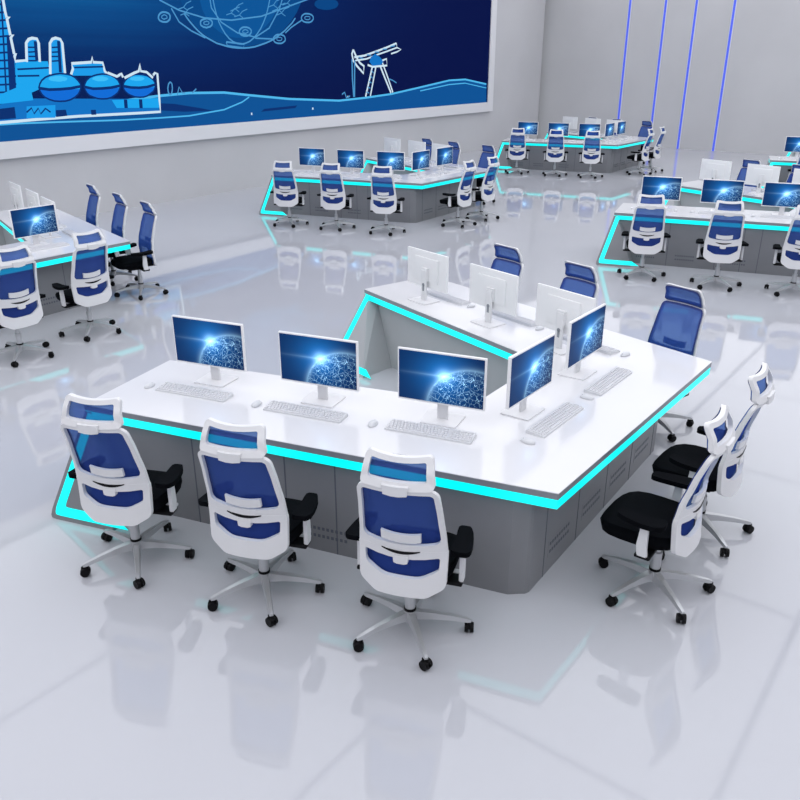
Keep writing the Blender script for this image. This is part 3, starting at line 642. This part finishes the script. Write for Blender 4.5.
def make_chair():
    c = thing('office_chair')
    # back frame: two closed bands around the two windows
    bm = new_bm()
    fb = lambda x, z: back(x, z, -.026); ff = lambda x, z: back(x, z, -.002)
    ring1o = rpoly([(-.243, .615), (.243, .615), (.212, 1.035), (-.212, 1.035)], [.02, .02, .05, .05], 5, 8)
    ring1i = rpoly([(-.213, .690), (.213, .690), (.189, 1.010), (-.189, 1.010)], [.03, .03, .025, .025], 5, 8)
    ring1i = [(x, z - .022 * (1 - (x / .21) ** 2) * (1 if z < .75 else 0)) for x, z in ring1i]
    ribbon(bm, ring1o, ring1i, fb, ff, True)
    ring2o = rpoly([(-.14, .368), (.14, .368), (.240, .425), (.244, .640), (-.244, .640), (-.240, .425)], [.09, .09, .05, .01, .01, .05], 5, 6)
    ring2i = rpoly([(-.10, .474), (.10, .474), (.202, .526), (.206, .602), (-.206, .602), (-.202, .526)], [.13, .13, .035, .012, .012, .035], 5, 6)
    ring2i = [(x, z - .018 * (1 - (x / .21) ** 2) * (1 if z > .58 else 0)) for x, z in ring2i]
    ribbon(bm, ring2o, ring2i, lambda x, z: back(x, z, -.028), ff, True)
    bf = obj('back_frame', bm, M['white_plastic'], c, 40)
    bm = new_bm()
    A = [(-.105 + .21 * i / 10, .640 - .016 * (1 - ((i - 5) / 5) ** 2) + .007 * (1 - ((i - 5) / 5) ** 2)) for i in range(11)]
    B = [(x, z - .004 - .014 * (1 - (x / .106) ** 2)) for x, z in A]
    ribbon(bm, A, B, lambda x, z: back(x, z, -.031), lambda x, z: back(x, z, -.024)); obj('grip_slot', bm, M['black_plastic'], bf)
    # mesh sheet: soft field and a darker woven border
    def sheet(corners, rad, margin, dy, name, parent, zs=1):
        o = rpoly(corners, rad, 5, 8)
        cx = sum(p[0] for p in o) / len(o); cz = sum(p[1] for p in o) / len(o)
        bm = new_bm()
        hw = max(abs(p[0] - cx) for p in o); hh = max(abs(p[1] - cz) for p in o)
        sc = [(1, 0), ((hw - margin) / hw, 1), (.66, 1), (.33, 1), (.02, 1)]
        rings = []
        for k, (s, _) in enumerate(sc):
            sz = s if k > 1 else (1 if k == 0 else (hh - margin) / hh)
            rings.append([bm.verts.new(back(cx + (x - cx) * s, cz + (z - cz) * sz, dy + (.006 if k == 1 else .003 if k > 1 else 0))) for x, z in o])
        n = len(o)
        for k in range(len(rings) - 1):
            for i in range(n):
                f = bm.faces.new((rings[k][i], rings[k][(i + 1) % n], rings[k + 1][(i + 1) % n], rings[k + 1][i])); f.material_index = 0 if k else 1
        bm.faces.new(rings[-1])
        return obj(name, bm, [M['mesh'], M['blue_border']], parent, 50)
    sheet([(-.13, .40), (.13, .40), (.226, .45), (.232, .64), (.202, 1.028), (-.202, 1.028), (-.232, .64), (-.226, .45)], [.05, .05, .05, .03, .04, .04, .03, .05], .016, .008, 'back_mesh', c)
    # lumbar support seen through the upper window, tab under the grip
    bm = new_bm()
    A = [(-.108 + .216 * i / 10, .742 - .012 * (1 - ((i - 5) / 5) ** 2)) for i in range(11)]; B = [(x, z - .052) for x, z in A]
    ribbon(bm, A, B, lambda x, z: back(x, z, -.020), lambda x, z: back(x, z, -.004)); obj('lumbar_support', bm, M['white_plastic'], c)
    bm = new_bm()
    A = [(-.043, .605), (-.02, .605), (.02, .605), (.043, .605)]; B = [(-.038, .562), (-.02, .556), (.02, .556), (.038, .562)]
    ribbon(bm, A, B, lambda x, z: back(x, z, -.034), lambda x, z: back(x, z, -.004)); obj('lumbar_tab', bm, M['white_plastic'], c)
    # headrest
    bm = new_bm()
    fb2 = lambda x, z: back(x * 1.0, z, -.030); ff2 = lambda x, z: back(x, z, -.004)
    ho = rpoly([(-.196, 1.024), (.196, 1.024), (.170, 1.170), (-.170, 1.170)], [.02, .02, .03, .03], 5, 8)
    hi = rpoly([(-.154, 1.060), (.154, 1.060), (.142, 1.146), (-.142, 1.146)], [.012, .012, .012, .012], 5, 8)
    ho = [(x, z + .45 * x * x * (1 if z > 1.1 else .3)) for x, z in ho]; hi = [(x, z + .4 * x * x * (1 if z > 1.1 else .3)) for x, z in hi]
    ribbon(bm, ho, hi, fb2, ff2, True); hr = obj('headrest_frame', bm, M['white_plastic'], c, 40)
    sheet([(-.186, 1.028), (.186, 1.028), (.162, 1.166), (-.162, 1.166)], [.02, .02, .03, .03], .014, .008, 'headrest_mesh', hr)
    bm = new_bm(); A = [(-.068, 1.048), (-.02, 1.046), (.02, 1.046), (.068, 1.048)]; B = [(-.062, 1.000), (-.02, .994), (.02, .994), (.062, 1.000)]
    ribbon(bm, A, B, lambda x, z: (x, -.256 + .75 * x * x, z), lambda x, z: (x, -.228 + .75 * x * x, z)); obj('headrest_bracket', bm, M['white_plastic'], hr)
    # seat
    bm = new_bm(); t = bmesh.new()
    bmesh.ops.create_cube(t, size=1)
    bmesh.ops.subdivide_edges(t, edges=t.edges[:], cuts=5, use_grid_fill=True)
    for v in t.verts:
        x, y, z = v.co * 2
        rx = .245 * (1 - .05 * max(0, -y)); k = (abs(x) ** 4 + abs(y) ** 4) ** .25; m_ = max(abs(x), abs(y))
        f_ = (m_ / k) if k > 1e-6 else 1
        px, py = x * f_ * rx, y * f_ * .235 + .125
        zz = .450 + z * .045 + (.010 * (abs(x) ** 3)) * (1 if z > 0 else 0) - (.028 * max(0, y - .45) if z > 0 else 0)
        edge = max(0, (m_ - .8) / .2)
        px *= 1 - .05 * edge * abs(z); py = .145 + (py - .145) * (1 - .05 * edge * abs(z))
        zz -= .018 * edge * (1 if z > .5 else 0)
        v.co = Vector((px, py, zz))
    merge(bm, t); st = obj('seat', bm, M['black_fabric'], c, 60)
    bm = new_bm(); box(bm, -.13, .13, -.03, .22, .355, .407, .012); box(bm, -.07, .07, -.15, .0, .365, .40, .01); mech = obj('seat_mechanism', bm, M['black_plastic'], c, 40)
    bm = new_bm(); cyl(bm, (.12, .10, .375), (.23, .12, .372), .007, n=8); box(bm, .22, .27, .10, .135, .362, .38, .005); obj('lever', bm, M['grey_plastic'], mech)
    # armrests
    for s in (-1, 1):
        bm = new_bm()
        t = bmesh.new()
        prof = [(-.030, .375), (.030, .375), (.040, .44), (.030, .52), (.028, .590), (-.020, .590), (-.018, .52), (-.020, .44)]
        x0, x1 = s * .268, s * .292
        lo = [t.verts.new((min(x0, x1), y + .045, z)) for y, z in prof]; hi_ = [t.verts.new((max(x0, x1), y + .045, z)) for y, z in prof]
        t.faces.new(lo); t.faces.new(hi_[::-1])
        for i in range(8): t.faces.new((lo[i], hi_[i], hi_[(i + 1) % 8], lo[(i + 1) % 8]))
        bmesh.ops.bevel(t, geom=t.edges[:], offset=.006, segments=2, affect='EDGES'); merge(bm, t)
        ar = obj('armrest', bm, M['white_plastic'], c, 40)
        bm = new_bm()
        t = bmesh.new(); bmesh.ops.create_cube(t, size=1); bmesh.ops.subdivide_edges(t, edges=t.edges[:], cuts=4, use_grid_fill=True)
        for v in t.verts:
            x, y, z = v.co * 2; e = (abs(x) ** 5 + abs(y) ** 5) ** .2; m_ = max(abs(x), abs(y)); f_ = m_ / e if e > 1e-6 else 1
            w = .048 - .008 * y
            v.co = Vector((s * .282 + x * f_ * w - s * .02 * max(0, y), .075 + y * f_ * .135, .603 + z * .015 + .012 * y * y * (1 if y < 0 else .2) - .012))
        merge(bm, t); obj('arm_pad', bm, M['black_fabric'], ar, 60)
        bm = new_bm(); box(bm, min(s * .10, s * .29), max(s * .10, s * .29), .0, .09, .362, .385, .008); obj('arm_bracket', bm, M['black_plastic'], ar, 40)
    # the seat and back sit a little behind the column; the back narrows slightly
    made = [o for o in C.objects if o.parent == c or (o.parent and o.parent.parent == c)]
    for o in made:
        nm = o.name.split('.')[0]
        sx = .955 if nm.startswith(('back', 'headrest', 'lumbar', 'grip')) else 1
        o.data.transform(Matrix.Translation((0, -.042, .008 if nm.startswith('headrest') else 0)) @ Matrix.Diagonal((sx, 1, 1, 1)))
    # column and five-star base on castors
    bm = new_bm(); cyl(bm, (0, 0, .115), (0, 0, .26), .030, n=20); cyl(bm, (0, 0, .26), (0, 0, .362), .021, n=20); gc = obj('gas_column', bm, M['silver'], c, 40)
    bm = new_bm(); cyl(bm, (0, 0, .135), (0, 0, .15), .034, n=20); obj('column_ring', bm, M['black_plastic'], gc, 40)
    bm = new_bm(); cyl(bm, (0, 0, .072), (0, 0, .135), .045, .038, n=20); obj('base_hub', bm, M['silver'], c, 40)
    for k in range(5):
        a = PI / 2 - R(6) + k * 2 * PI / 5
        bm = new_bm(); t = bmesh.new()
        prof = [(.02, .027, .082, .132), (.12, .022, .086, .123), (.22, .017, .080, .108), (.315, .014, .068, .088), (.335, .010, .068, .080)]
        rings = [[t.verts.new((r, -w, z0)), t.verts.new((r, w, z0)), t.verts.new((r, w * .7, z1)), t.verts.new((r, -w * .7, z1))] for r, w, z0, z1 in prof]
        for p, q in zip(rings, rings[1:]):
            for i in range(4): t.faces.new((p[i], p[(i + 1) % 4], q[(i + 1) % 4], q[i]))
        t.faces.new(rings[0][::-1]); t.faces.new(rings[-1])
        rot = Matrix.Rotation(a, 4, 'Z'); merge(bm, t, rot)
        lg = obj('base_leg', bm, M['silver'], c, 50)
        bm = new_bm(); tt = new_bm()
        yaw = Matrix.Translation((.325 * math.cos(a), .325 * math.sin(a), 0)) @ Matrix.Rotation(a + .7 + k, 4, 'Z')
        for sd in (-1, 1): cyl(tt, (0, sd * .006, .030), (0, sd * .025, .030), .030, .027, n=16)
        box(tt, -.022, .024, -.009, .009, .028, .066, .006); cyl(tt, (0, 0, .05), (0, 0, .074), .008, n=8)
        merge(bm, tt, yaw); obj('castor', bm, M['black_plastic'], lg, 40)
    return c

# ------------------------------------------------------------------ monitor (faces +y, its user), keyboard, mouse
def make_monitor():
    m = thing('monitor')
    W_, Z_0, Z_1, yf = .292, .126, .474, .050
    bm = new_bm(); box(bm, -W_, W_, yf - .022, yf, Z_0, Z_1, .004, 2); box(bm, -.17, .17, yf - .034, yf - .020, Z_0 + .06, Z_1 - .06, .006, 2); cs = obj('casing', bm, M['monitor_white'], m, 40)
    bm = new_bm(); uvl = bm.loops.layers.uv.new('UVMap')
    x0, x1, z0, z1 = -W_ + .010, W_ - .010, Z_0 + .012, Z_1 - .010
    vs = [bm.verts.new((x, yf + .0012, z)) for x, z in ((x0, z0), (x1, z0), (x1, z1), (x0, z1))]
    f = bm.faces.new(vs)
    r = bmesh.ops.extrude_face_region(bm, geom=[f]); bmesh.ops.translate(bm, verts=[v for v in r['geom'] if isinstance(v, bmesh.types.BMVert)], vec=(0, -.002, 0))
    for f in bm.faces:
        for l in f.loops: l[uvl].uv = ((x1 - l.vert.co.x) / (x1 - x0), (l.vert.co.z - z0) / (z1 - z0))
    obj('screen', bm, M['screen'], m)
    bm = new_bm()
    box(bm, -.036, .036, -.012, .006, .006, .30, .004); box(bm, -.045, .045, -.004, .022, .20, .32, .005); st = obj('stand_neck', bm, M['white_plastic'], m, 40)
    bm = new_bm(); cyl(bm, (0, -.0135, .16), (0, -.009, .16), .017, n=16); box(bm, -.012, .012, -.0135, -.010, .10, .16); obj('cable_hole', bm, M['grey_edge'], st)
    bm = new_bm(); prism(bm, rpoly([(-.127, -.105), (.127, -.105), (.120, .105), (-.120, .105)], .012, 4, 1), 0, .009); obj('stand_base', bm, M['white_plastic'], m)
    return m

def make_keyboard():
    k = thing('keyboard')
    bm = new_bm(); t = bmesh.new()
    o = rpoly([(-.285, -.066), (.285, -.066), (.285, .066), (-.285, .066)], .010, 4, 1)
    lo = [t.verts.new((x, y, 0)) for x, y in o]; hi = [t.verts.new((x * .992, y * .97, .012 + .006 * (y / .066 + 1))) for x, y in o]
    t.faces.new(lo[::-1]); t.faces.new(hi)
    for i in range(len(o)): t.faces.new((lo[i], lo[(i + 1) % len(o)], hi[(i + 1) % len(o)], hi[i]))
    merge(bm, t); obj('case', bm, M['grey_plastic'], k)
    bm = new_bm()
    def key(x0, x1, row):
        y0 = -.056 + row * .0225; y1 = y0 + .0185
        za = lambda y: .0125 + .006 * (y / .066 + 1)
        b0 = [bm.verts.new((x, y, za(y) - .001)) for x, y in ((x0, y0), (x1, y0), (x1, y1), (x0, y1))]
        b1 = [bm.verts.new((x + (.0012 if x == x0 else -.0012), y, za(y) + .005)) for x, y in ((x0, y0 + .001), (x1, y0 + .001), (x1, y1 - .001), (x0, y1 - .001))]
        bm.faces.new(b1)
        for i in range(4): bm.faces.new((b0[i], b0[(i + 1) % 4], b1[(i + 1) % 4], b1[i]))
    for row in range(5):
        x = -.275
        while x < .27:
            w = .0225
            if row == 0 and abs(x + .17) < .012: w = .15
            if .115 < x < .13 : x += .008
            if row and x < -.26: w = .022 + .006 * (4 - row)
            key(x, min(x + w - .004, .276), row); x += w
    obj('keys', bm, M['key_plastic'], k)
    return k

def make_mouse():
    m = thing('mouse')
    bm = new_bm(); t = bmesh.new(); bmesh.ops.create_uvsphere(t, u_segments=20, v_segments=12, radius=1)
    for v in t.verts:
        x, y, z = v.co
        v.co = Vector((x * .028 * (1 - .12 * y), y * .050, max(z, -.15) * .022 * (1 - .18 * y) + .004))
    bmesh.ops.recalc_face_normals(t, faces=t.faces); merge(bm, t); b = obj('shell', bm, M['grey_plastic'], m, 50)
    bm = new_bm(); cyl(bm, (-.003, .030, .014), (.003, .030, .014), .006, n=12); obj('wheel', bm, M['black_plastic'], m, 40)
    return m

desk = make_desk(); chair = make_chair(); monitor = make_monitor(); keyboard = make_keyboard(); mouse = make_mouse()
adopt(None)
ud, uc, um, uk, uo = [[False] for _ in range(5)]

DU, DV, S0, T0 = 8.766, 7.10, 4.747, 1.58
def at(i, j, s, t, z=0, dx=0, dy=0): return (S0 + DU * i + s + dx, T0 + DV * j + t + dy, z)
# stations: (chair s, t, facing), (monitor s, t), keyboard, mouse, words
ST = {
 'c1': dict(ch=(-2.372, 2.29), face=25, up=15, mo=(-1.28, 2.72), kb=(-1.53, 2.66), ms=(-1.64, 3.01), side='front side', pos='leftmost of three'),
 'c2': dict(ch=(-2.125, 1.405), face=22, up=15, mo=(-1.08, 1.86), kb=(-1.31, 1.81), ms=(-1.41, 2.16), side='front side', pos='middle of three'),
 'c3': dict(ch=(-1.885, .52), face=21, up=15, mo=(-.85, 1.03), kb=(-1.06, .98), ms=(-1.18, 1.34), side='front side', pos='rightmost of three'),
 'r1': dict(ch=(-.72, -.41), face=91, up=90, mo=(-.42, .68), kb=(-.42, .44), ms=(-.81, .43), side='right side', pos='nearer of two'),
 'r2': dict(ch=(.09, -.41), face=90, up=90, mo=(.44, .70), kb=(.41, .44), ms=(.04, .44), side='right side', pos='farther of two'),
 'b1': dict(ch=(1.50, .45), face=165, mo=(.84, 1.06), kb=(1.08, .92), ms=(1.02, .57), side='far side', pos='rightmost of three'),
 'b2': dict(ch=(1.71, 1.47), face=165, mo=(1.08, 1.86), kb=(1.34, 1.76), ms=(1.20, 1.42), side='far side', pos='middle of three'),
 'b3': dict(ch=(1.97, 2.38), face=165, mo=(1.31, 2.72), kb=(1.52, 2.60), ms=(1.41, 2.25), side='far side', pos='leftmost of three'),
}
ALL = list(ST)
MOVED = {   # chairs left a little out of line at the other desks
 (0, 1): dict(r1=(-.85, -.72), r2=(.06, -.60), b1=(1.42, .32), b2=(1.62, 1.22), b3=(1.88, 2.24)),
 (1, 1): dict(c1=(-2.70, 2.12), c2=(-2.42, 1.20), c3=(-2.18, .22), r1=(-.82, -.42), r2=(.0, -.43)),
 (2, 1): dict(c1=(-2.45, 2.36), c2=(-2.25, 1.32), c3=(-2.02, .40), r1=(-.70, -.40), r2=(.10, -.42)),
 (1, 0): dict(c1=(-2.43, 2.46), c2=(-2.32, 1.44), c3=(-2.06, .51)),
}
DESKS = [  # grid cell, nudge, chairs, monitors, words
 ((0, 0), (0, 0), ALL, ALL, 'foreground desk', 'large U-shaped white console desk with cyan light edge in the foreground'),
 ((0, 1), (-.03, .22), ['r1', 'r2', 'b1', 'b2', 'b3'], ['r2', 'b1', 'b2', 'b3'], 'left edge desk', 'white console desk with cyan light edge, cut off by the left picture edge'),
 ((1, 1), (.10, .17), ALL, ALL, 'desk under the wall screen', 'white console desk with cyan light edge standing below the big wall screen'),
 ((2, 1), (.3, .15), ALL, ALL, 'farthest desk by the back corner', 'farthest white console desk with cyan light edge, near the room corner'),
 ((1, 0), (.27, .10), ['c1', 'c2', 'c3', 'b2', 'b3'], ['c1', 'c2', 'c3', 'b1', 'b2', 'b3'], 'right middle-distance desk', 'white console desk with cyan light edge running out of the right picture edge'),
 ((2, 0), (0, 0), ['c1'], ['c1'], 'far right edge desk', 'distant console desk of which only a corner shows at the right picture edge'),
]
for (i, j), (nx, ny), chs, mos, dn, dl in DESKS:
    place(desk, ud, at(i, j, 0, 0, 0, nx, ny), 0, dl, 'desk', 'console desks')
    for s in chs:
        q = ST[s]
        seen = 'blue-fronted' if s[0] == 'b' else 'white-backed'
        only = {('right middle-distance desk', 'b2'): 'right of two showing', ('right middle-distance desk', 'b3'): 'left of two showing', ('far right edge desk', 'c1'): 'only one showing'}.get((dn, s), q['pos'])
        place(chair, uc, at(i, j, *MOVED.get((i, j), {}).get(s, q['ch']), 0, *((0, 0) if s in MOVED.get((i, j), {}) else (nx, ny))), R(q['face'] - 90), f"{seen} office chair, {only}, {q['side']} of {dn}", 'chair', f"office chairs at the {dn}")
    for s in mos:
        q = ST[s]; up = q.get('up', q['face']); a = R(up + 90)
        seen = 'white-backed' if s[0] == 'b' else 'blue-screened'
        w = f"{q['pos']}, {q['side']} of {dn}"
        if dn == 'left edge desk' and s == 'r2': w = 'right side of left edge desk'
        if dn == 'far right edge desk': w = 'on far right edge desk'
        place(monitor, um, at(i, j, *q['mo'], .75, nx, ny), a, f"{seen} monitor, {w}", 'monitor', f"monitors on the {dn}")
        place(keyboard, uk, at(i, j, *q['kb'], .75, nx, ny), R(up - 90), f"pale keyboard, {w}", 'keyboard', f"keyboards on the {dn}")
        place(mouse, uo, at(i, j, *q['ms'], .75, nx, ny), R(up - 90), f"small mouse, {w}", 'mouse', f"mice on the {dn}")

# ------------------------------------------------------------------ camera, world, view
cd = bpy.data.cameras.new('camera'); cam = bpy.data.objects.new('camera', cd); C.objects.link(cam)
cam.location = (0, 0, 2.901); cam.rotation_euler = (R(90 - 23.258), 0, R(-52.84))
cd.sensor_width = 36; cd.lens = 796.66 * 36 / 800; cd.clip_end = 200
bpy.context.scene.camera = cam
w = bpy.data.worlds.new('world'); bpy.context.scene.world = w; w.use_nodes = True
w.node_tree.nodes['Background'].inputs['Color'].default_value = (.8, .85, .9, 1); w.node_tree.nodes['Background'].inputs['Strength'].default_value = .3
sc = bpy.context.scene
sc.view_settings.view_transform = 'Standard'; sc.view_settings.look = 'None'; sc.view_settings.gamma = 1
sc.view_settings.exposure = 0
sc.view_settings.use_curve_mapping = False
